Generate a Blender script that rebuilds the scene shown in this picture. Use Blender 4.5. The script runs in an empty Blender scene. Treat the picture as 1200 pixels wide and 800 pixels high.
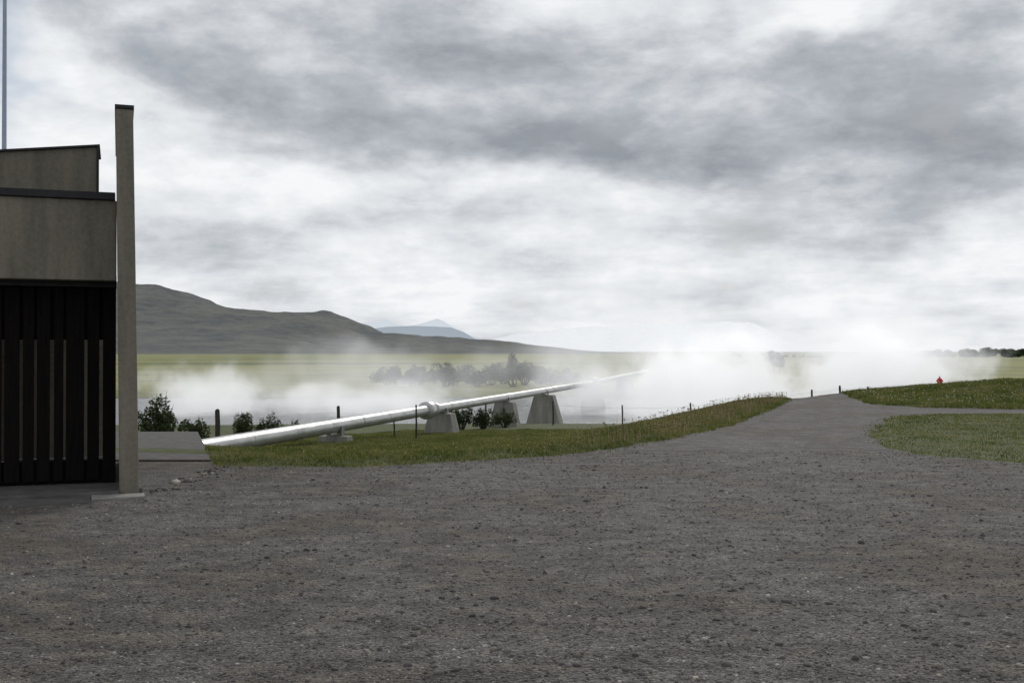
import bpy, math, random
import numpy as np
from mathutils import Vector, Matrix
random.seed(3); rng=np.random.default_rng(7)
sc=bpy.context.scene
# ------------------------------------------------------------ helpers
def link(o,parent=None):
    sc.collection.objects.link(o)
    if parent: o.parent=parent
    return o
def empty(name,loc=(0,0,0),rz=0):
    e=bpy.data.objects.new(name,None); e.location=loc; e.rotation_euler=(0,0,rz); return link(e)
def mesh_obj(name,verts,faces,mat=None,parent=None,smooth=False):
    me=bpy.data.meshes.new(name)
    me.from_pydata([tuple(v) for v in verts],[],[tuple(f) for f in faces]); me.update()
    if smooth: me.polygons.foreach_set('use_smooth',[True]*len(me.polygons))
    o=bpy.data.objects.new(name,me)
    if mat: me.materials.append(mat)
    return link(o,parent)
def np_mesh(name,V,F,mat=None,parent=None,smooth=False):
    V=np.ascontiguousarray(V,dtype=np.float32); F=np.ascontiguousarray(F,dtype=np.int32)
    me=bpy.data.meshes.new(name); n=F.shape[1]
    me.vertices.add(len(V)); me.vertices.foreach_set('co',V.ravel())
    me.loops.add(F.size); me.loops.foreach_set('vertex_index',F.ravel())
    me.polygons.add(len(F)); me.polygons.foreach_set('loop_start',np.arange(0,F.size,n,dtype=np.int32))
    me.polygons.foreach_set('loop_total',np.full(len(F),n,dtype=np.int32))
    if smooth: me.polygons.foreach_set('use_smooth',np.ones(len(F),dtype=bool))
    me.update(calc_edges=True)
    o=bpy.data.objects.new(name,me)
    if mat: me.materials.append(mat)
    return link(o,parent)
def box(name,x0,x1,y0,y1,z0,z1,mat,parent=None,bev=0.0,top=None):
    t=top or (x0,x1,y0,y1)
    v=[(x0,y0,z0),(x1,y0,z0),(x1,y1,z0),(x0,y1,z0),(t[0],t[2],z1),(t[1],t[2],z1),(t[1],t[3],z1),(t[0],t[3],z1)]
    f=[(3,2,1,0),(4,5,6,7),(0,1,5,4),(1,2,6,5),(2,3,7,6),(3,0,4,7)]
    o=mesh_obj(name,v,f,mat,parent)
    if bev>0:
        m=o.modifiers.new('bevel','BEVEL'); m.width=bev; m.segments=2
    return o
def tube(name,pts,rads,mat,parent=None,seg=16,cap=True):
    pts=[Vector(p) for p in pts]; V=[];F=[]
    for i,p in enumerate(pts):
        a=pts[max(i-1,0)]; b=pts[min(i+1,len(pts)-1)]
        t=(b-a).normalized() if (b-a).length>1e-6 else Vector((0,0,1))
        up=Vector((0,0,1)) if abs(t.z)<.9 else Vector((1,0,0))
        s=t.cross(up).normalized(); u=s.cross(t)
        for k in range(seg):
            an=2*math.pi*k/seg
            V.append(p+(s*math.cos(an)+u*math.sin(an))*rads[i])
    for i in range(len(pts)-1):
        for k in range(seg):
            k2=(k+1)%seg
            F.append((i*seg+k,i*seg+k2,(i+1)*seg+k2,(i+1)*seg+k))
    if cap:
        F.append(tuple(range(seg))[::-1]); F.append(tuple((len(pts)-1)*seg+k for k in range(seg)))
    o=mesh_obj(name,V,F,mat,parent,smooth=True)
    m=o.modifiers.new('es','EDGE_SPLIT'); m.split_angle=math.radians(40)
    return o
class E:
    def __init__(s,nt,sock): s.nt=nt; s.s=sock
    def m(s,op,b=None,c=None,clamp=False):
        n=s.nt.nodes.new('ShaderNodeMath'); n.operation=op; n.use_clamp=clamp
        for i,v in enumerate((s,b,c)):
            if v is None: continue
            if isinstance(v,E): s.nt.links.new(v.s,n.inputs[i])
            else: n.inputs[i].default_value=v
        return E(s.nt,n.outputs[0])
    def __add__(s,b): return s.m('ADD',b)
    __radd__=__add__
    def __sub__(s,b): return s.m('SUBTRACT',b)
    def __mul__(s,b): return s.m('MULTIPLY',b)
    __rmul__=__mul__
    def __truediv__(s,b): return s.m('DIVIDE',b)
    def clamp(s): return s.m('ADD',0.0,clamp=True)
def maprange(e,a,b,c=0.0,d=1.0,smooth=True):
    n=e.nt.nodes.new('ShaderNodeMapRange'); n.interpolation_type='SMOOTHSTEP' if smooth else 'LINEAR'
    e.nt.links.new(e.s,n.inputs['Value'])
    for k,v in zip(('From Min','From Max','To Min','To Max'),(a,b,c,d)): n.inputs[k].default_value=v
    return E(e.nt,n.outputs['Result'])
def combine(nt,x,y,z):
    n=nt.nodes.new('ShaderNodeCombineXYZ')
    for i,v in enumerate((x,y,z)):
        if isinstance(v,E): nt.links.new(v.s,n.inputs[i])
        else: n.inputs[i].default_value=v
    return n.outputs[0]
def noise(nt,vec,scale,detail=4,rough=.55,dist=0,color=False):
    n=nt.nodes.new('ShaderNodeTexNoise'); n.inputs['Scale'].default_value=scale
    n.inputs['Detail'].default_value=detail; n.inputs['Roughness'].default_value=rough
    n.inputs['Distortion'].default_value=dist
    if vec is not None: nt.links.new(vec,n.inputs['Vector'])
    return n.outputs['Color'] if color else E(nt,n.outputs['Fac'])
def voro(nt,vec,scale,rand=1.0):
    n=nt.nodes.new('ShaderNodeTexVoronoi'); n.inputs['Scale'].default_value=scale
    nt.links.new(vec,n.inputs['Vector']); return n
def scalev(nt,vec,s):
    n=nt.nodes.new('ShaderNodeMapping'); n.inputs['Scale'].default_value=s
    nt.links.new(vec,n.inputs['Vector']); return n.outputs[0]
def ramp(nt,fac,stops):
    n=nt.nodes.new('ShaderNodeValToRGB'); cr=n.color_ramp
    cr.elements[0].position=stops[0][0]; cr.elements[0].color=(*stops[0][1],1)
    cr.elements[1].position=stops[-1][0]; cr.elements[1].color=(*stops[-1][1],1)
    for p,c in stops[1:-1]:
        e=cr.elements.new(p); e.color=(*c,1)
    nt.links.new(fac.s if isinstance(fac,E) else fac,n.inputs[0]); return n.outputs[0]
def mix(nt,fac,a,b,mode='MIX'):
    n=nt.nodes.new('ShaderNodeMix'); n.data_type='RGBA'; n.blend_type=mode
    for idx,v in ((0,fac),(6,a),(7,b)):
        if isinstance(v,E): nt.links.new(v.s,n.inputs[idx])
        elif hasattr(v,'is_linked'): nt.links.new(v,n.inputs[idx])
        else: n.inputs[idx].default_value=v if idx==0 else (*v,1)
    return n.outputs[2]
def newmat(name):
    m=bpy.data.materials.new(name); m.use_nodes=True; nt=m.node_tree
    b=nt.nodes['Principled BSDF']; b.inputs['Roughness'].default_value=.9
    b.inputs['Specular IOR Level'].default_value=.25
    g=nt.nodes.new('ShaderNodeNewGeometry')
    return m,nt,b,g
def bump(nt,b,h,strength=.5,dist=.02):
    n=nt.nodes.new('ShaderNodeBump'); n.inputs['Strength'].default_value=strength
    n.inputs['Distance'].default_value=dist; nt.links.new(h.s,n.inputs['Height'])
    nt.links.new(n.outputs[0],b.inputs['Normal'])
# ------------------------------------------------------------ materials
def simple(name,c1,c2,scale=8,rough=.85,metal=0,bs=.3,bd=.01,sv=(1,1,1)):
    m,nt,b,g=newmat(name); p=scalev(nt,g.outputs['Position'],sv)
    n=noise(nt,p,scale,4,.65)
    nt.links.new(ramp(nt,n,[(.3,c1),(.7,c2)]),b.inputs['Base Color'])
    b.inputs['Roughness'].default_value=rough; b.inputs['Metallic'].default_value=metal
    bump(nt,b,noise(nt,g.outputs['Position'],scale*6,3),bs,bd)
    return m
def concrete(name,c,amt=.25):
    m,nt,b,g=newmat(name); P=g.outputs['Position']
    n1=noise(nt,scalev(nt,P,(3,3,.35)),1.6,5,.6)
    n2=noise(nt,P,22,4,.7)
    f=(n1*.65+n2*.35)
    lo=tuple(x*(1-amt) for x in c); hi=tuple(x*(1+amt) for x in c)
    nt.links.new(ramp(nt,f,[(.36,lo),(.64,hi)]),b.inputs['Base Color'])
    bump(nt,b,n2+n1,.35,.008); return m
M_conc=concrete('concrete_wall',(.18,.165,.13),.3)
M_conc2=concrete('concrete_light',(.25,.24,.215),.3)
M_slab=concrete('concrete_slab',(.10,.095,.09),.3)
M_cap=simple('dark_metal_flashing',(.02,.02,.022),(.035,.035,.04),6,.6)
M_wood=simple('black_stained_wood',(.006,.005,.005),(.012,.010,.009),5,.95,sv=(8,8,.6))
M_wood.node_tree.nodes['Principled BSDF'].inputs['Specular IOR Level'].default_value=.08
M_post=simple('weathered_post_wood',(.035,.03,.025),(.08,.07,.06),9,.9,sv=(5,5,1))
M_steel=simple('galvanised_steel',(.2,.2,.2),(.3,.3,.3),9,.5,.7)
M_red=simple('red_paint',(.45,.02,.02),(.6,.04,.03),9,.5)
M_white=simple('white_paint',(.6,.6,.58),(.75,.75,.73),3,.7)
M_roof=simple('roof_sheet',(.1,.04,.03),(.16,.06,.05),3,.7)
M_sign=simple('sign_enamel',(.45,.36,.08),(.6,.5,.12),3,.6)
M_pole=simple('painted_pole',(.3,.36,.45),(.38,.44,.54),3,.45,.3)
M_pipe,nt,b,g=newmat('aluminium_cladding')
P=g.outputs['Position']; n=noise(nt,scalev(nt,P,(2,.6,2)),2.2,5,.65)
nt.links.new(ramp(nt,n,[(.3,(.36,.36,.35)),(.7,(.60,.60,.59))]),b.inputs['Base Color'])
b.inputs['Metallic'].default_value=.6; b.inputs['Roughness'].default_value=.42
bump(nt,b,noise(nt,P,6,3),.2,.012)
def gravel_mat(name,stones=False):
    m,nt,b,g=newmat(name); P=g.outputs['Position']
    big=noise(nt,P,.40,4,.65,.5); mid=noise(nt,scalev(nt,P,(1,1.6,1)),2.3,4,.65)
    bf=maprange(big*.65+mid*.35,.47,.60)
    dk=maprange(mid*.45+big*-.25,.03,.18,.66,1.15)
    if stones:
        r=E(nt,g.outputs['Random Per Island'])
        col=ramp(nt,r,[(0,(.065,.061,.059)),(.35,(.11,.104,.099)),(.7,(.17,.16,.148)),(.9,(.19,.16,.125)),(.95,(.33,.31,.27)),(1,(.50,.48,.44))])
        hs=nt.nodes.new('ShaderNodeVectorMath'); hs.operation='SCALE'
        nt.links.new(col,hs.inputs[0]); nt.links.new(dk.s,hs.inputs['Scale'])
        nt.links.new(hs.outputs[0],b.inputs['Base Color']); return m
    v1=voro(nt,P,46); v2=voro(nt,P,120)
    w=noise(nt,P,9,4,.7)
    sep=nt.nodes.new('ShaderNodeSeparateColor'); nt.links.new(v1.outputs['Color'],sep.inputs[0])
    sep2=nt.nodes.new('ShaderNodeSeparateColor'); nt.links.new(v2.outputs['Color'],sep2.inputs[0])
    f=E(nt,sep.outputs[0])*.38+E(nt,sep2.outputs[0])*.34+w*.5
    col=ramp(nt,f,[(.2,(.044,.042,.041)),(.5,(.10,.095,.090)),(.8,(.16,.15,.14)),(1,(.36,.335,.30))])
    col=mix(nt,bf*.5,col,(.145,.115,.08))
    hs=nt.nodes.new('ShaderNodeVectorMath'); hs.operation='SCALE'
    nt.links.new(col,hs.inputs[0]); nt.links.new(dk.s,hs.inputs['Scale'])
    nt.links.new(hs.outputs[0],b.inputs['Base Color'])
    h=(E(nt,v1.outputs['Distance'])*-1.0)+noise(nt,P,30,2,.6)*1.4
    bump(nt,b,h,.85,.02); return m
M_gravel=gravel_mat('gravel'); M_stone=gravel_mat('gravel_stones',True)
M_ground,nt,b,g=newmat('grassland'); P=g.outputs['Position']
sx=nt.nodes.new('ShaderNodeSeparateXYZ'); nt.links.new(P,sx.inputs[0]); gy=E(nt,sx.outputs[1]); gz=E(nt,sx.outputs[2])
near=noise(nt,P,3,5,.65)
c_near=ramp(nt,near,[(.3,(.045,.055,.018)),(.55,(.075,.088,.028)),(.75,(.11,.11,.045))])
f1=noise(nt,scalev(nt,P,(.004,.018,.02)),1,6,.62,.3)
f2=noise(nt,scalev(nt,P,(.05,.16,.1)),1,5,.6)
c_far_sunlit=ramp(nt,f1*.65+f2*.35,[(.36,(.08,.095,.04)),(.45,(.17,.185,.07)),(.52,(.28,.27,.10)),(.58,(.16,.18,.075)),(.66,(.32,.29,.14))])  # field streaks, with sunlit patches painted into the lighter tones
col=mix(nt,maprange(gy,75,110),c_near,c_far_sunlit)
col=mix(nt,maprange(gy,500,2500,0,.6),col,(.20,.23,.19))  # distance haze painted in as a paler, greyer ground colour
wet=maprange(gz,-2.45,-2.2,1,0)
col=mix(nt,wet,col,(.03,.028,.024))
nt.links.new(col,b.inputs['Base Color']); bump(nt,b,noise(nt,P,14,3),.6,.05)
def blade_mat(name,stops,trans=.35):
    m,nt,b,g=newmat(name)
    r=E(nt,g.outputs['Random Per Island']); pn=noise(nt,g.outputs['Position'],.7,4,.7)
    col=ramp(nt,r*.35+pn*.8,stops)
    nt.links.new(col,b.inputs['Base Color']); b.inputs['Roughness'].default_value=.6
    t=nt.nodes.new('ShaderNodeBsdfTranslucent'); nt.links.new(col,t.inputs['Color'])
    ms=nt.nodes.new('ShaderNodeMixShader'); ms.inputs[0].default_value=trans
    nt.links.new(b.outputs[0],ms.inputs[1]); nt.links.new(t.outputs[0],ms.inputs[2])
    nt.links.new(ms.outputs[0],nt.nodes['Material Output'].inputs[0]); return m
M_grass=blade_mat('grass_blades',[(.36,(.052,.075,.016)),(.50,(.10,.132,.028)),(.62,(.165,.178,.047)),(.76,(.26,.235,.11))],.42)
M_leaf=blade_mat('shrub_leaves',[(.2,(.018,.032,.01)),(.55,(.04,.065,.018)),(.9,(.075,.1,.03))],.25)
M_leaf2=blade_mat('distant_leaves',[(.2,(.015,.027,.011)),(.55,(.03,.048,.018)),(.9,(.055,.075,.028))],.2)
M_dry=blade_mat('dry_seed_heads',[(.3,(.16,.12,.06)),(.55,(.27,.20,.11)),(.8,(.38,.32,.2))],.3)
M_flw=blade_mat('white_flower_heads',[(.2,(.5,.5,.45)),(.9,(.7,.7,.62))],.3)
M_yel=blade_mat('yellow_flower_heads',[(.2,(.5,.40,.04)),(.9,(.65,.52,.08))],.3)
M_water,nt,b,g=newmat('hot_river_water'); b.inputs['Base Color'].default_value=(.06,.07,.07,1)
b.inputs['Roughness'].default_value=.2; b.inputs['Specular IOR Level'].default_value=.5
bump(nt,b,noise(nt,scalev(nt,g.outputs['Position'],(1,2,1)),1.2,4,.7),.9,.15)
def hill_mat(name,c1,c2,haze_glow,haze_col,scale):
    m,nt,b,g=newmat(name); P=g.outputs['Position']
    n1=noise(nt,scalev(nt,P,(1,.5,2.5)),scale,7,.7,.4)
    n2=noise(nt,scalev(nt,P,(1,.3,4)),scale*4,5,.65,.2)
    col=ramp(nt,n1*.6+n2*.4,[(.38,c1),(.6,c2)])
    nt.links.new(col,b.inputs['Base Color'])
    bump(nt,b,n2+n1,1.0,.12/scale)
    e=nt.nodes.new('ShaderNodeEmission'); e.inputs[0].default_value=(*haze_col,1)  # emission mixed into the surface paints distance haze over the hill
    ms=nt.nodes.new('ShaderNodeMixShader'); ms.inputs[0].default_value=haze_glow
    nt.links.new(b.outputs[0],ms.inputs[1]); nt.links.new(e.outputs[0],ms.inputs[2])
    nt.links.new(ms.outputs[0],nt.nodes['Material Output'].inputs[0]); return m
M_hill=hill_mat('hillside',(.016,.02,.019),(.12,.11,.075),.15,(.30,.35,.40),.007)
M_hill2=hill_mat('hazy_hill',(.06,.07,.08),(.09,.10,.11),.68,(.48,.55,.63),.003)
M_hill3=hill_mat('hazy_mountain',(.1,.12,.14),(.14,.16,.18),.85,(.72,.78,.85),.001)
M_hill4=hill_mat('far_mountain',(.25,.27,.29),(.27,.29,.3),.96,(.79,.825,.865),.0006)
# ------------------------------------------------------------ terrain
GP=np.array([(-60,-60),(60,-60),(60,8),(12,13.7),(7.34,15.5),(6.35,17.0),(6.3,18.5),(6.9,20.7),(8.3,24.2),(9.2,26.2),(10.6,27.2),(14,27.5),(40,27.8),(40,30.2),(14.1,30.2),(11.6,30.8),(10.8,32.6),(11.5,36),(13.4,46),(10.6,46),(9.1,35.5),(7,29.5),(5.4,25.3),(4.3,22.4),(3.2,20.3),(1.36,17.3),(-.5,15.9),(-2.35,15.0),(-4.1,15.2),(-4.6,16.2),(-8,17),(-60,17)],float)
def pdist(P,poly,closed=True):
    d=np.full(len(P),1e9); n=len(poly); 
    for i in range(n if closed else n-1):
        a=poly[i]; b=poly[(i+1)%n]; ab=b-a
        t=np.clip(((P-a)@ab)/(ab@ab),0,1); q=a+t[:,None]*ab
        d=np.minimum(d,np.hypot(*(P-q).T))
    return d
def inside(P,poly):
    c=np.zeros(len(P),bool); n=len(poly); j=n-1
    for i in range(n):
        xi,yi=poly[i]; xj,yj=poly[j]
        with np.errstate(divide='ignore',invalid='ignore'):
            k=((yi>P[:,1])!=(yj>P[:,1]))&(P[:,0]<(xj-xi)*(P[:,1]-yi)/(yj-yi)+xi)
        c^=k; j=i
    return c
NP_=np.array([(-400,17),(-8,17),(-4.9,16),(-4.1,15.2),(-2.35,15.0),(-.5,15.9),(1.36,17.3),(3.2,20.3),(5.4,25.3),(9.1,35.5),(12,38),(14,46),(400,46)],float)
NPpoly=np.vstack([NP_,[(400,9e4),(-400,9e4)]])
def sst(a,b,x):
    t=np.clip((x-a)/(b-a),0,1); return t*t*(3-2*t)
def wob(x,y,s=1.0):
    return (np.sin(x*1.3*s+1.1*np.sin(y*.9*s))+np.sin(y*1.7*s+.8*np.sin(x*1.1*s+2))+.5*np.sin(x*3.1*s+y*2.3*s))/2.5
def base_h(X,Y):
    P=np.stack([X,Y],1)
    d=pdist(P,NP_,False); ins=(inside(P,NPpoly))|(Y>200)
    d=np.where(ins,d,0)
    z=-.30*sst(.6,5.5,d)-.048*np.maximum(0,Y-17)*sst(.4,7,d)
    bank=np.interp(Y,[0,40,60,61],[0,0,-2.9,-2.9])
    z=np.minimum(z,bank); z=np.maximum(z,-2.9)
    z=np.where(Y>56,np.minimum(z,np.interp(Y,[56,64],[-1.9,-2.9])),z)
    sh=88+3*wob(X,Y*0,.12)+1.5*wob(X,X,.5)
    far=-2.9+1.0*sst(0,7,Y-sh)+np.clip((Y-150)/3000,0,1)*1.2
    z=np.where(Y>sh,far,z)
    z=z+.58*np.clip((X-11.3)/7,0,1)*sst(30.6,42,Y)*(1-sst(45,58,Y))
    z=z+.014*wob(X,Y,.6)*(1-sst(60,100,Y))+.12*wob(X,Y,.07)*sst(20,60,Y)*(Y<2000)
    return z
def gsd(X,Y):
    P=np.stack([X,Y],1); d=pdist(P,GP); w=.10*wob(X,Y,2.1)+.05*wob(X,Y,6.3)
    return np.where(inside(P,GP),-d,d)+w
def terr(X,Y):
    g=gsd(X,Y); return base_h(X,Y)+np.interp(g,[-.5,.5],[-.05,.05])
def hz(x,y): return float(terr(np.array([float(x)]),np.array([float(y)]))[0])
def axis(lo,hi,st,far,growth=1.12):
    a=list(np.arange(lo,hi+1e-6,st)); s=st
    while a[-1]<far: s*=growth; a.append(a[-1]+s)
    return a
ax=axis(-14,22,.25,30000); neg=[]; s=.25; v=-14
while v>-30000: s*=1.12; v-=s; neg.append(v)
ax=np.array(neg[::-1]+ax)
ay=axis(4,62,.25,40000,1.07); neg=[]; s=.25; v=4
while v>-200: s*=1.2; v-=s; neg.append(v)
ay=np.array(neg[::-1]+ay)
GX,GY=np.meshgrid(ax,ay); X=GX.ravel(); Y=GY.ravel()
Z=terr(X,Y); nx=len(ax); ny=len(ay)
ii=np.arange(nx*ny).reshape(ny,nx)
F=np.stack([ii[:-1,:-1].ravel(),ii[:-1,1:].ravel(),ii[1:,1:].ravel(),ii[1:,:-1].ravel()],1)
np_mesh('ground',np.stack([X,Y,Z],1),F,M_ground,smooth=True)
G=gsd(X,Y); B=base_h(X,Y)
keep=(G[F]<.9).any(1)&(X[F].max(1)<62)&(X[F].min(1)>-62)&(Y[F].max(1)<50)&(Y[F].min(1)>-62)
Fk=F[keep]; used=np.unique(Fk); remap=np.full(nx*ny,-1); remap[used]=np.arange(len(used))
np_mesh('gravel_road',np.stack([X[used],Y[used],B[used]],1),remap[Fk],M_gravel,smooth=True)
np_mesh('river_water',np.array([(-300,52,-2.35),(300,52,-2.35),(300,100,-2.35),(-300,100,-2.35)]),np.array([[0,1,2,3]]),M_water)
ico=np.array([(0,-.5257,.8507),(0,.5257,.8507),(0,-.5257,-.8507),(0,.5257,-.8507),(.8507,0,.5257),(.8507,0,-.5257),(-.8507,0,.5257),(-.8507,0,-.5257),(.5257,.8507,0),(.5257,-.8507,0),(-.5257,.8507,0),(-.5257,-.8507,0)])
from itertools import combinations
fc=[]
for c in combinations(range(12),3):
    a,b2,d=ico[list(c)]
    if all(abs(np.linalg.norm(p-q)-1.0515)<.02 for p,q in ((a,b2),(b2,d),(a,d))):
        n=np.cross(b2-a,d-a); fc.append(c if n@(a+b2+d)>0 else (c[0],c[2],c[1]))
fc=np.array(fc)
def stones(name,x,y,r,flat=.6):
    n=len(x); z=base_h(x,y)+r*flat*.15
    V=ico[None]*(1+rng.uniform(-.28,.28,(n,12,1)))
    V=V*(r[:,None]*rng.uniform(.65,1.3,(n,3)))[:,None,:]
    V[:,:,2]*=flat; a=rng.uniform(0,6.28,n); ca,sa=np.cos(a)[:,None],np.sin(a)[:,None]
    vx=V[:,:,0]*ca-V[:,:,1]*sa; vy=V[:,:,0]*sa+V[:,:,1]*ca
    V=np.stack([vx+x[:,None],vy+y[:,None],V[:,:,2]+z[:,None]],2).reshape(-1,3)
    Fs=(fc[None]+(np.arange(n)*12)[:,None,None]).reshape(-1,3)
    return np_mesh(name,V,Fs,M_stone)
n=70000; u=rng.random(n); y=4.6+13*u**1.8; x=rng.uniform(-.52,.52,n)*y
ok=(gsd(x,y)<-.05)&~((x<-4.1)&(y>11.5)); x=x[ok];y=y[ok]
r=np.clip(rng.lognormal(math.log(.005),.5,len(x)),.003,.024)*(.8+.03*y)
nb=260; bx=rng.uniform(-.5,.5,nb); by=5+11*rng.random(nb)**1.2; bx=bx*by; okb=(gsd(bx,by)<-.1)&~((bx<-4.0)&(by>11)); bx=bx[okb]; by=by[okb]; br=rng.uniform(.010,.028,len(bx))
ex=np.array([-.55,-.1,1.1,1.75,.35,-2.9,2.9,-1.9,.8,3.4,2.4,-1.2]);ey=np.array([6.25,5.8,7.1,6.9,9.5,12.3,9,8.4,11.6,6.6,12.4,5.6]);er=np.array([.034,.026,.024,.03,.03,.04,.035,.03,.035,.026,.04,.02])
stones('loose_gravel',np.r_[x,ex,bx],np.r_[y,ey,by],np.r_[r,er,br])
rb=rng.uniform(0,1,60); stones('rubble',-4.03+rng.normal(0,.08,60),12.2+rb*3,np.clip(rng.lognormal(math.log(.03),.4,60),.015,.08))
# ------------------------------------------------------------ grass
def blades(name,x,y,h,w,mat,lean=.35,zo=0):
    n=len(x); z=terr(x,y)-.01+zo; a=rng.uniform(0,6.28,n)
    dx=np.cos(a)*w/2; dy=np.sin(a)*w/2; l=rng.normal(0,lean,(n,2))*h[:,None]
    b0=np.stack([x-dx,y-dy,z],1); b1=np.stack([x+dx,y+dy,z],1)
    m0=np.stack([x-dx*.7+l[:,0]*.35,y-dy*.7+l[:,1]*.35,z+h*.6],1); m1=np.stack([x+dx*.7+l[:,0]*.35,y+dy*.7+l[:,1]*.35,z+h*.6],1)
    t=np.stack([x+l[:,0],y+l[:,1],z+h],1)
    V=np.stack([b0,b1,m1,m0,t],1).reshape(-1,3); k=(np.arange(n)*5)[:,None]
    F3=np.concatenate([k+np.array([[0,1,2]]),k+np.array([[0,2,3]]),k+np.array([[3,2,4]])])
    return np_mesh(name,V,F3,mat)
def scatter(n,x0,x1,y0,y1,cond):
    x=rng.uniform(x0,x1,n); y=rng.uniform(y0,y1,n); g=gsd(x,y); k=cond(x,y,g); return x[k],y[k],g[k]
clump=lambda x,y:np.clip(.5+.5*wob(x,y,3.3)+.3*wob(x+7,y,9.1),0.05,1.3)
edge=lambda g:(g>-.04)|((g>-.5)&(rng.random(len(g))<.16*np.exp(np.minimum(g,0)*6)))
x,y,g=scatter(520000,-8,10,14.2,42,lambda x,y,g:edge(g)&(g<14)&(inside(np.stack([x,y+.5],1),NPpoly))&~((x<-4.3)&(y<21.5)&(x<-4.38-(y-15.7)*.33)))
h=(.03+.075*clump(x,y)*rng.random(len(x)))*np.where(g<0,.6,1); blades('verge_grass',x,y,h,.006+.0006*y,M_grass,zo=np.where(g<0,.03,0))
x,y,g=scatter(90000,6,16,13,28,lambda x,y,g:edge(g)&(g<9)&(x<y*.52))
blades('lawn_grass',x,y,(.02+.03*rng.random(len(x))*clump(x,y)),.006+.0006*y,M_grass,zo=np.where(g<0,.03,0))
x,y,g=scatter(150000,10.5,26,30,47,lambda x,y,g:(g>-.03)&(x<y*.52))
h=.05+.10*clump(x,y)*rng.random(len(x)); blades('mound_grass',x,y,h,.006+.0007*y,M_grass)
def heads(name,x,y,h,s,mat,smat):
    n=len(x); z=terr(x,y)
    st=np.stack([np.stack([x-.003,y,z],1),np.stack([x+.003,y,z],1),np.stack([x+.002,y,z+h],1),np.stack([x-.002,y,z+h],1)],1)
    oc=np.array([(1,0,0),(0,1,0),(-1,0,0),(0,-1,0),(0,0,1.3),(0,0,-1.3)])
    H=oc[None]*s[:,None,None]; H=H+np.stack([x,y,z+h],1)[:,None,:]
    e=empty(name)
    np_mesh('stalks',st.reshape(-1,3),np.arange(4*n).reshape(n,4),smat,e)
    k=(np.arange(n)*6)[:,None]
    tri=[(a,b,4) for a,b in((0,1),(1,2),(2,3),(3,0))]+[(b,a,5) for a,b in((0,1),(1,2),(2,3),(3,0))]
    np_mesh('heads',H.reshape(-1,3),np.concatenate([k+np.array([t]) for t in tri]),mat,e)
x,y,g=scatter(40000,-.5,9.5,16,37,lambda x,y,g:(g>.05)&(g<2.2)&(inside(np.stack([x,y],1),NPpoly)))
k=rng.random(len(x))<.7*np.exp(-g)*clump(x,y)*sst(-.5,2.5,x); x,y=x[k],y[k]
heads('verge_seed_heads',x,y,rng.uniform(.07,.24,len(x)),rng.uniform(.008,.019,len(x)),M_dry,M_dry)
x,y,g=scatter(900,11,20,28,44,lambda x,y,g:(g>.2)&(g<8))
heads('wild_flowers',x,y,rng.uniform(.08,.14,len(x)),rng.uniform(.010,.018,len(x)),M_flw,M_grass)
x,y,g=scatter(5000,-5,20,15,38,lambda x,y,g:(g>.1)&(g<7)); k=rng.random(len(x))<.35*clump(x,y); x=x[k];y=y[k]
heads('wild_flowers',x,y,rng.uniform(.05,.11,len(x)),rng.uniform(.007,.013,len(x)),M_yel,M_grass)
# ------------------------------------------------------------ shrubs
def leaves(name,centres,n,ls,mat,parent=None):
    c=np.array(centres,float); k=rng.integers(0,len(c),n); d=rng.normal(size=(n,3)); d/=np.linalg.norm(d,axis=1)[:,None]
    rr=rng.uniform(.45,1.08,n)**.6
    p=c[k,:3]+d*rr[:,None]*c[k,3:6]
    a=rng.normal(size=(n,3)); a/=np.linalg.norm(a,axis=1)[:,None]; b=np.cross(a,rng.normal(size=(n,3))); b/=np.linalg.norm(b,axis=1)[:,None]
    s=(ls*rng.uniform(.6,1.4,n))[:,None]
    V=np.stack([p-a*s,p+b*s*.5,p+a*s,p-b*s*.5],1).reshape(-1,3)
    return np_mesh(name,V,np.arange(4*n).reshape(n,4),mat,parent)
def shrub(name,x,y,w,h,n=1500,ls=.03,mat=None,ncl=11):
    z=hz(x,y); e=empty(name,(x,y,z)); cl=[]
    for i in range(ncl):
        a=random.uniform(0,6.28); r=random.random()**.6*w*.42
        hh=h*(1-.5*(r/(w*.5))**2)*random.uniform(.55,.9)
        cx,cy=r*math.cos(a),r*math.sin(a)*.7
        cl.append((cx,cy,hh*.66,w*random.uniform(.1,.2),w*random.uniform(.1,.2),hh*.42))
        tube('stem_%d'%i,[(cx*.15,cy*.15,-.05),(cx*.6,cy*.6,hh*.4),(cx,cy,hh*.9)],[.018*h+.004,.012*h+.003,.004],M_post,e,5)
        tube('twig_%d'%i,[(cx*.6,cy*.6,hh*.4),(cx*1.2+random.uniform(-.1,.1)*w,cy*1.2,hh*1.15)],[.01*h+.003,.003],M_post,e,5)
    leaves('foliage',cl,n,ls,mat or M_leaf,e); return e
for a in [(-7.95,24.6,1.4,1.35,3600,.035),(-7.2,24.9,.8,.8,1400,.03),(-7.1,28.6,.9,.95,1700,.03),(-6.5,29,.9,.85,1700,.03),(-5.95,29.5,.7,.7,1100,.03),(-2.0,43,1.2,1.25,1900,.04),(-1.15,43.5,1.1,1.05,1700,.04),(-.3,46,1.2,1.0,1300,.04)]: shrub('shrub',*a)
for i,(px,h) in enumerate([(456,2.7),(464,2.3),(482,2.1),(492,2.6),(508,2.2),(522,2.9),(532,2.3),(548,2.5),(560,2.3),(574,2.8),(590,3.1),(602,3.6),(614,3.2),(630,2.8),(646,2.4),(660,1.9)]):
    yy=110+5*math.sin(i*2.1); shrub('willow_shrub',(px-600)/1267*yy,yy,3.5,h,2000,.09,M_leaf2,8)
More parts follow.
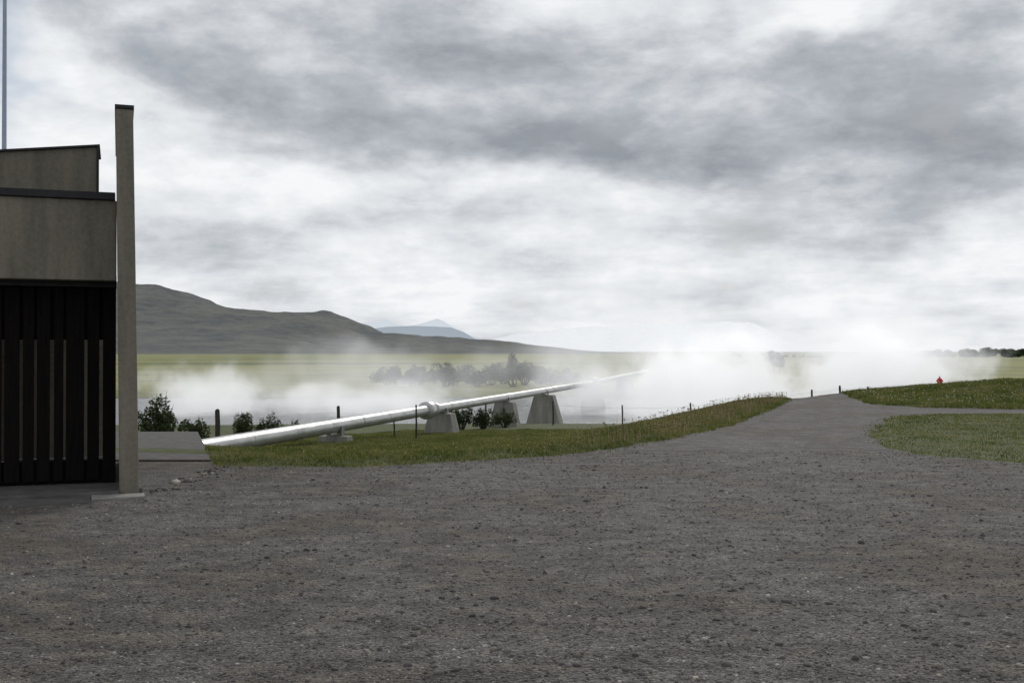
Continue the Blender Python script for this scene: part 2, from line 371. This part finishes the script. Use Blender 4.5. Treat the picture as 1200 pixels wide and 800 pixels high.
def tree(name,x,y,h,w,n=1600,ls=.22,mat=None):
    z=hz(x,y); e=empty(name,(x,y,z)); cl=[]
    tube('trunk',[(0,0,-.1),(.05*h,0,h*.4),(0,.02*h,h*.85)],[.03*h,.02*h,.006*h],M_post,e,7)
    for i in range(9):
        a=random.uniform(0,6.28); r=random.uniform(.15,.5)*w; zz=h*random.uniform(.4,.95); r*=1.3-zz/h
        p=(r*math.cos(a),r*math.sin(a),zz); tube('limb_%d'%i,[(.02*h,0,zz*.6),(p[0]*.5,p[1]*.5,zz*.85),p],[.012*h,.008*h,.003*h],M_post,e,5)
        cl.append((*p,w*.2,w*.2,h*.12))
    leaves('crown',cl,n,ls,mat or M_leaf2,e)
for a in [(43,178,3.6,3.0),(45.5,184,2.8,2.6)]: tree('birch_tree',*a,1300,.15)
def belt(name,x0,x1,yy,hmin,hmax,n,ls,step,mat):
    cl=[]; st=[];sf=[]
    x=x0
    while x<x1:
        h=random.uniform(hmin,hmax)*(0.8+.35*math.sin(x*.03)); y=yy+random.uniform(-15,15); z=hz(x,y)
        for j in range(4): cl.append((x+random.uniform(-1,1)*h*.5,y,z+h*random.uniform(.3,.75),h*.5,h*.4,h*.28))
        b=len(st); st+= [(x-.1,y,z),(x+.1,y,z),(x+.04,y,z+h),(x-.04,y,z+h)]; sf.append((b,b+1,b+2,b+3))
        x+=step*random.uniform(.5,1.5)
    e=empty(name); mesh_obj('trunks',st,sf,M_post,e); leaves('crowns',cl,n,ls,mat,e)
belt('distant_tree_line',228,360,600,3.2,5,40000,.5,2.2,M_leaf)
belt('distant_tree_line',120,228,640,1.2,2.4,12000,.4,3,M_leaf2)
# ------------------------------------------------------------ hills
def fbm(x,y,seed,oct=6):
    r=np.zeros_like(x); a=1; f=1; rg=np.random.default_rng(seed)
    for o in range(oct):
        for k in range(3):
            th=rg.uniform(0,6.28); ph=rg.uniform(0,6.28); r+=a*np.sin(f*(x*math.cos(th)+y*math.sin(th))+ph)/3
        a*=.55; f*=2.05
    return r
def hill(name,px,py,Yr,depth0,depth1,mat,rough,wl,seed,N=220,p=1.5,x_ext=0):
    k=Yr/1267.; HX=(np.array(px)-600)*k; HZ=(412-np.array(py))*k
    xs=np.linspace(HX[0],HX[-1],N); ys=np.concatenate([np.linspace(Yr-depth0,Yr,110),np.linspace(Yr,Yr+depth1,14)[1:]])
    A,Bm=np.meshgrid(xs,ys); hx=np.interp(A,HX,HZ)
    t=np.where(Bm<Yr,np.clip((Bm-(Yr-depth0))/depth0,0,1)**p,1-.8*np.clip((Bm-Yr)/depth1,0,1)**2)
    n=fbm(A/wl,Bm/wl,seed); n=n-.5*np.abs(fbm(A/wl*1.7,Bm/wl*.6,seed+1))
    Zh=hx*t+rough*n*np.clip(hx/60/k*2.4,0,1)*np.clip(t*1.5,0,1)-2-6*(t<.01)
    idx=np.arange(A.size).reshape(A.shape)
    Ff=np.stack([idx[:-1,:-1].ravel(),idx[:-1,1:].ravel(),idx[1:,1:].ravel(),idx[1:,:-1].ravel()],1)
    np_mesh(name,np.stack([A.ravel(),Bm.ravel(),Zh.ravel()],1),Ff,mat,smooth=True)
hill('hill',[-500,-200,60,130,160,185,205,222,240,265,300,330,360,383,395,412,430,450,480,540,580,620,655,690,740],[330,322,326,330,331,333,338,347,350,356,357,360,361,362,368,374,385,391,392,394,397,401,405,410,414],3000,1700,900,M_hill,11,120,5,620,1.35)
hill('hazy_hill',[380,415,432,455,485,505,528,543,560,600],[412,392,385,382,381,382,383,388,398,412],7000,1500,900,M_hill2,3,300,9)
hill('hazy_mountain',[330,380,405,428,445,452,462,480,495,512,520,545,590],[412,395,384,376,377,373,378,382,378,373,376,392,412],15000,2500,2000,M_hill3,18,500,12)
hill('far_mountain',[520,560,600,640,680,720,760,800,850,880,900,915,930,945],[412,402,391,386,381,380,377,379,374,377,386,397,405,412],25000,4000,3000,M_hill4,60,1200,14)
def farmhouse(name,x,y,z,s=1):
    e=empty(name,(x,y,z),.3)
    mesh_obj('walls',[(-6*s,-3*s,-3),(6*s,-3*s,-3),(6*s,3*s,-3),(-6*s,3*s,-3),(-6*s,-3*s,3*s),(6*s,-3*s,3*s),(6*s,3*s,3*s),(-6*s,3*s,3*s),(-6*s,0,5.4*s),(6*s,0,5.4*s)],[(0,1,5,4),(2,3,7,6),(1,2,6,9,5),(3,0,4,8,7)],M_white,e)
    mesh_obj('roof',[(-6.4*s,-3.4*s,2.9*s),(6.4*s,-3.4*s,2.9*s),(6.4*s,0,5.7*s),(-6.4*s,0,5.7*s),(6.4*s,3.4*s,2.9*s),(-6.4*s,3.4*s,2.9*s)],[(0,1,2,3),(3,2,4,5)],M_roof,e)
    for k in(-3,0,3): box('window_%d'%k,(k-.6)*s,(k+.6)*s,-3.05*s,-3.0*s,1*s,2.2*s,M_cap,e)
farmhouse('farmhouse',-560,2300,30)
# ------------------------------------------------------------ building
BR=math.radians(20)
B_=empty('concrete_building',(-4.2,12.2,0),BR)
v=[(-.21,0,-.2),(.0,0,-.2),(.0,3.2,-.2),(-.21,3.2,-.2),(-.265,0,4.33),(-.08,0,4.33),(-.08,3.2,4.33),(-.265,3.2,4.33)]
f=[(3,2,1,0),(4,5,6,7),(0,1,5,4),(1,2,6,5),(2,3,7,6),(3,0,4,7)]
o=mesh_obj('wing_wall',v,f,M_conc,B_); mm=o.modifiers.new('b','BEVEL'); mm.width=.012; mm.segments=2
box('wing_wall_cap',-.275,-.07,-.012,3.21,4.333,4.375,M_cap,B_,.004)
box('fascia',-7,-.252,.45,.70,2.42,3.35,M_conc,B_,.012)
box('fascia_coping',-7,-.268,.41,.74,3.353,3.44,M_cap,B_,.006)
box('roof_slab',-7,-.255,.745,2.2,3.15,3.30,M_conc,B_)
box('porch_soffit',-7,-.25,.705,.95,2.36,2.5,M_cap,B_)
mesh_obj('upper_storey',[(-7,2.6,3.1),(-.5,2.6,3.1),(-.5,3.6,3.1),(-7,3.6,3.1),(-7,2.6,3.56),(-.5,2.6,4.34),(-.5,3.6,4.34),(-7,3.6,3.56)],f,M_conc,B_)
box('upper_edge_trim',-.512,-.48,2.57,2.597,3.15,4.345,M_cap,B_)
mesh_obj('upper_coping',[(-7,2.56,3.564),(-.47,2.56,4.348),(-.47,3.64,4.348),(-7,3.64,3.564),(-7,2.56,3.59),(-.47,2.56,4.374),(-.47,3.64,4.374),(-7,3.64,3.59)],f,M_cap,B_)
box('porch_floor',-7,-.215,-.12,3.2,-.1,.045,M_slab,B_,.01)
box('porch_step',-.5,.05,-.40,-.125,-.1,.025,M_conc2,B_,.01)
box('porch_apron',-7,-.505,-.60,-.125,-.1,.012,M_slab,B_,.008)
box('wall_plinth',-.235,.03,.02,3.1,-.1,.06,M_slab,B_)
box('sill_board',-6.9,-.33,.86,.9,.05,.32,M_wood,B_)
box('lintel_board',-6.9,-.33,.86,.9,1.74,2.38,M_wood,B_)
box('gate_post',-.40,-.255,.80,.92,.05,2.38,M_wood,B_)
xg=-.44;i=0
for_w=[.13,.20,.10,.14,.12,.16,.10,.18]
while xg>-6.8:
    w=for_w[i%8]; box('slat_%d'%i,xg-w,xg,.80,.825,.09,2.35,M_wood,B_,.003); xg-=w+(.035,.028,.045,.03)[i%4]; i+=1
box('yard_back_wall',-7,-.3,4.2,4.35,.05,2.6,M_conc,B_)
box('notice_plate',-1.86,-1.62,.79,.798,1.0,1.32,M_sign,B_,.003)
box('notice_text_panel',-1.83,-1.65,.786,.7895,1.08,1.2,M_cap,B_)
e=empty('flagpole',(-7.53,16,0)); tube('pole',[(0,0,0),(0,0,4),(0,0,9.2)],[.04,.035,.022],M_pole,e,10)
tube('finial',[(0,0,9.2),(0,0,9.24),(0,0,9.3)],[.03,.045,.01],M_steel,e,10); tube('halyard_cleat',[(-.06,0,1.2),(.06,0,1.2)],[.012,.012],M_steel,e,6)
zz=.03
mesh_obj('concrete_pad',[(-4.38,15.75,-.45),(-6.1,21.0,-.8),(-9,21.0,-.8),(-9,15.75,-.45),(-4.38,15.75,zz),(-6.1,21.0,zz+.02),(-9,21.0,zz+.02),(-9,15.75,zz)],[(0,1,2,3),(7,6,5,4),(4,5,1,0),(5,6,2,1),(6,7,3,2),(7,4,0,3)],M_slab)
# ------------------------------------------------------------ pipeline
PL=empty('steam_pipeline')
px_=lambda Y:-11.1+.225*Y
def pp(Y,z): return (px_(Y),Y,z)
zp=lambda Y: float(np.interp(Y,[19,21.6,37,74,112],[-.36,-.33,-.385,-.53,-.40]))
def run(name,y0,y1,r,n):
    pts=[];rd=[]
    for i in range(n+1):
        Yc=y0+(y1-y0)*i/n
        pts.append(pp(Yc,zp(Yc))); rd.append(r)
    tube(name,pts,rd,M_pipe,PL,24)
run('pipe_lower',19.5,36.4,.18,8); run('pipe_upper',36.4,112,.165,20)
Yc=21.5; i=0
while Yc<110:
    r=.182 if Yc<36 else .167
    tube('cladding_band_%d'%i,[pp(Yc-.02,zp(Yc)),pp(Yc+.02,zp(Yc))],[r+.003,r+.003],M_steel if i%4==0 else M_pipe,PL,24); Yc+=2.2; i+=1
for Yc,r,l in ((36.6,.30,.24),(37.35,.23,.12),(74,.40,.45)):
    tube('expansion_collar_%d'%int(Yc*10),[pp(Yc-l,zp(Yc)),pp(Yc-l*.8,zp(Yc)),pp(Yc+l*.8,zp(Yc)),pp(Yc+l,zp(Yc))],[r*.8,r,r,r*.8],M_pipe,PL,24)
def pedestal(Y,wb,wt,ztop,db=.6):
    x=px_(Y); g=hz(x,Y); e=empty('support_%d'%int(Y),(x,Y,0),-math.atan(.225)); e.parent=PL
    box('block',-wb/2,wb/2,-db/2,db/2,min(g,-2.4 if Y>56 else 0)-.3,ztop,M_conc2,e,.015,(-wt/2,wt/2,-db*.36,db*.36))
    z0=zp(Y)
    box('saddle_plate',-.2,.2,-.12,.12,ztop+.002,ztop+.03,M_steel,e)
    for s in(-1,1): box('saddle_cheek_%d'%(s+1),s*.19-.02,s*.19+.02,-.1,.1,ztop+.03,z0,M_steel,e)
pedestal(28.6,.9,.8,-.62,.5); pedestal(38.3,1.25,.8,-.58,.9); pedestal(48,1.4,.8,-.63,.9); pedestal(57,2.1,1.0,-.68,1.1); pedestal(74,1.9,1.2,-.75,1.0); pedestal(92,1.9,1.2,-.72,1.0)
# ------------------------------------------------------------ fence posts
def post(name,x,y,h,r,mat):
    z=hz(x,y); e=empty(name,(x,y,z),random.random())
    tube('shaft',[(0,0,-.3),(.01,0,h*.5),(.02*random.uniform(-1,1),0,h)],[r,r,r*.92],mat,e,8)
    tube('top',[(0,0,h),(0,0,h+r*.5)],[r*.9,r*.4],mat,e,8)
    tube('wire_staple',[(-r*1.2,0,h*.85),(r*1.2,0,h*.85)],[.006,.006],M_steel,e,5); return (x,y,z+h*.85)
post('fence_post',-8.85,32.5,.85,.075,M_post); post('fence_post',-6.1,38,.95,.06,M_post)
post('fence_post',-2.75,31,1.0,.025,M_cap); post('fence_post',-3.6,33,.6,.025,M_cap)
tops=[post('fence_post',-1.1,45,1.1,.035,M_cap),post('fence_post',1.9,50,1.1,.04,M_post),post('fence_post',5.0,49,.95,.035,M_post),post('fence_post',8.0,48.5,1.0,.045,M_post),post('fence_post',12.75,46,.72,.045,M_post),post('fence_post',14.1,46.5,.8,.05,M_post),post('fence_post',15.4,46.8,.7,.05,M_post)]
W=empty('fence_wire')
for i in range(len(tops)-1): tube('strand_%d'%i,[tops[i],tuple((Vector(tops[i])+Vector(tops[i+1]))/2-Vector((0,0,.04))),tops[i+1]],[.004]*3,M_steel,W,5)
hx,hy=17.6,44.5; z=hz(hx,hy); e=empty('fire_hydrant',(hx,hy,z-.02))
tube('barrel',[(0,0,-.1),(0,0,.06),(0,0,.07),(0,0,.48)],[.15,.15,.1,.1],M_red,e,14)
tube('bonnet',[(0,0,.48),(0,0,.52),(0,0,.6),(0,0,.64)],[.14,.14,.08,.03],M_red,e,14)
tube('outlet_side',[(-.2,0,.36),(.2,0,.36)],[.055,.055],M_red,e,10); tube('outlet_front',[(0,-.2,.33),(0,0,.33)],[.07,.07],M_red,e,10)
tube('operating_nut',[(0,0,.64),(0,0,.7)],[.025,.025],M_red,e,6)
# ------------------------------------------------------------ steam volumes
def steam_mat(name,D,thr,scatter_glow,nscale=.22,rate=1.0,det=3):
    m=bpy.data.materials.new(name); m.use_nodes=True; nt=m.node_tree
    for nn in list(nt.nodes):
        if nn.type=='BSDF_PRINCIPLED': nt.nodes.remove(nn)
    tc=nt.nodes.new('ShaderNodeTexCoord'); g=nt.nodes.new('ShaderNodeNewGeometry')
    l=nt.nodes.new('ShaderNodeVectorMath'); l.operation='LENGTH'; nt.links.new(tc.outputs['Object'],l.inputs[0])
    f=(E(nt,l.outputs['Value'])*-1.0)+1.0
    n=noise(nt,g.outputs['Position'],nscale,det,.66,0)
    d=maprange(f*1.2+(n-.5)*3.2,thr,thr+.9)*maprange(f,0,.35)*D
    v=nt.nodes.new('ShaderNodeVolumeScatter'); v.inputs['Color'].default_value=(.98,.985,1,1); v.inputs['Anisotropy'].default_value=.35
    nt.links.new(d.s,v.inputs['Density'])
    em=nt.nodes.new('ShaderNodeEmission'); em.inputs[0].default_value=(.95,.97,1,1); nt.links.new((d*scatter_glow).s,em.inputs[1])  # emission stands in for light scattered repeatedly inside the steam
    ad=nt.nodes.new('ShaderNodeAddShader'); nt.links.new(v.outputs[0],ad.inputs[0]); nt.links.new(em.outputs[0],ad.inputs[1])
    nt.links.new(ad.outputs[0],nt.nodes['Material Output'].inputs['Volume'])
    try: m.cycles.volume_step_rate=rate
    except Exception: pass
    return m
S_d=steam_mat('dense_steam',.62,.08,.42,.34,1.6,3); S_m=steam_mat('drifting_steam',.24,.12,.41,.36,2,3); S_t=steam_mat('thin_steam',.075,.08,.39,.2,3,2)
import bmesh
def puff(parent,i,c,r,mat):
    bm=bmesh.new(); bmesh.ops.create_icosphere(bm,subdivisions=2,radius=1); me=bpy.data.meshes.new('puff'); bm.to_mesh(me); bm.free()
    me.materials.append(mat); o=bpy.data.objects.new('puff_%d'%i,me); o.location=c; o.scale=r; link(o,parent)
s1=empty('steam_cloud')
for i,(c,r,m_) in enumerate([((11.4,60,-.6),(6.4,6.5,4.2),S_d),((6,68,-1.0),(6.0,6,3.2),S_m),((9,70,1.0),(14,9,6.2),S_t)]): puff(s1,i,c,r,m_)
s2=empty('steam_cloud')
for i,(c,r,m_) in enumerate([((22.0,66,.4),(5.6,5.5,3.8),S_d),((26.5,64,1.0),(4.2,4,2.4),S_m),((22,72,1.8),(11,8,5),S_t)]): puff(s2,i,c,r,m_)
s3=empty('steam_cloud')
for i,(c,r,m_) in enumerate([((-19.5,68,-1.4),(5.5,7,3.0),S_m),((-9,68,-1.7),(9,6,2.0),S_m),((-10,76,-.2),(15,8,3.6),S_t)]): puff(s3,i,c,r,m_)
# ------------------------------------------------------------ sky
w=bpy.data.worlds.new('World'); sc.world=w; w.use_nodes=True; nt=w.node_tree
for nn in list(nt.nodes): nt.nodes.remove(nn)
out=nt.nodes.new('ShaderNodeOutputWorld'); tc=nt.nodes.new('ShaderNodeTexCoord')
SEL,SAZ=math.radians(30),math.radians(16)
sky=nt.nodes.new('ShaderNodeTexSky'); sky.sky_type='NISHITA'; sky.sun_disc=False; sky.sun_elevation=SEL; sky.sun_rotation=SAZ
nd=nt.nodes.new('ShaderNodeVectorMath'); nd.operation='NORMALIZE'; nt.links.new(tc.outputs['Generated'],nd.inputs[0])
sp=nt.nodes.new('ShaderNodeSeparateXYZ'); nt.links.new(nd.outputs[0],sp.inputs[0])
x=E(nt,sp.outputs[0]);y=E(nt,sp.outputs[1]);z=E(nt,sp.outputs[2])
wn=nt.nodes.new('ShaderNodeSeparateColor'); nt.links.new(noise(nt,scalev(nt,nd.outputs[0],(1,1,2.0)),5,4,.62,0,True),wn.inputs[0])
az0=x.m('ARCTAN2',y); el0=z.m('ARCSINE')
az=az0+(E(nt,wn.outputs[0])-.5)*.22; el=el0+(E(nt,wn.outputs[1])-.5)*.12
zc=z.m('MAXIMUM',0.0)+.12
pv=combine(nt,x/zc,y/zc,0.0)
n1=noise(nt,pv,1.1,7,.6,0)
pv2=combine(nt,az0*1.0,el0*2.0,.3)
n2=noise(nt,pv2,7,7,.6,.1)
def gauss(a,e,sa,se,amp):
    u=((az-a)*(1/sa)); v=((el-e)*(1/se)); q=(u*u+v*v)*-1.0
    return q.m('EXPONENT')*amp
prof=ramp(nt,maprange(el,-.05,1.2,0,1,False),[(0,(.86,)*3),(.08,(.86,)*3),(.155,(.82,)*3),(.19,(.56,)*3),(.25,(.50,)*3),(.30,(.64,)*3),(1,(.65,)*3)])
spr=nt.nodes.new('ShaderNodeSeparateColor'); nt.links.new(prof,spr.inputs[0])
Bt=E(nt,spr.outputs[0])+(n1-.5)*.8+(n2-.5)*1.25
for gq in [(.29,.31,.10,.03,.42),(-.40,.21,.08,.05,.36),(-.27,.15,.10,.05,.06),(-.2,.235,.10,.03,-.13),(.05,.18,.22,.022,-.20),(.40,.15,.14,.04,-.36),(.1,.30,.3,.03,.05),(-.27,.10,.06,.02,-.12)]:
    Bt=Bt+gauss(*gq)
cc=ramp(nt,Bt,[(.05,(.23,.25,.28)),(.3,(.31,.335,.37)),(.52,(.47,.497,.535)),(.76,(.73,.755,.785)),(1.0,(.92,.935,.95))])
bgc=nt.nodes.new('ShaderNodeBackground'); nt.links.new(cc,bgc.inputs[0]); bgc.inputs[1].default_value=1.0
bgs=nt.nodes.new('ShaderNodeBackground'); nt.links.new(sky.outputs[0],bgs.inputs[0]); bgs.inputs[1].default_value=.08
mx=nt.nodes.new('ShaderNodeMixShader'); cov=(maprange(n2,.3,.42,.9,1)-gauss(-.46,.24,.035,.06,.7)).clamp()
nt.links.new(cov.s,mx.inputs[0]); nt.links.new(bgs.outputs[0],mx.inputs[1]); nt.links.new(bgc.outputs[0],mx.inputs[2])
nt.links.new(mx.outputs[0],out.inputs[0])
sl=bpy.data.lights.new('sun','SUN'); sl.energy=1.4; sl.angle=math.radians(10); sl.color=(1,.96,.9)
so=bpy.data.objects.new('sun',sl); link(so)
d=Vector((math.sin(SAZ)*math.cos(SEL),math.cos(SAZ)*math.cos(SEL),math.sin(SEL)))
so.rotation_euler=(-d).to_track_quat('-Z','Y').to_euler()
cam=bpy.data.cameras.new('camera'); cam.lens=38; cam.sensor_width=36; cam.clip_end=90000
co=bpy.data.objects.new('camera',cam); co.location=(0,0,1.6); co.rotation_euler=(math.radians(90.54),0,0); link(co); sc.camera=co
sc.view_settings.view_transform='Standard'; sc.view_settings.look='None'; sc.view_settings.exposure=0
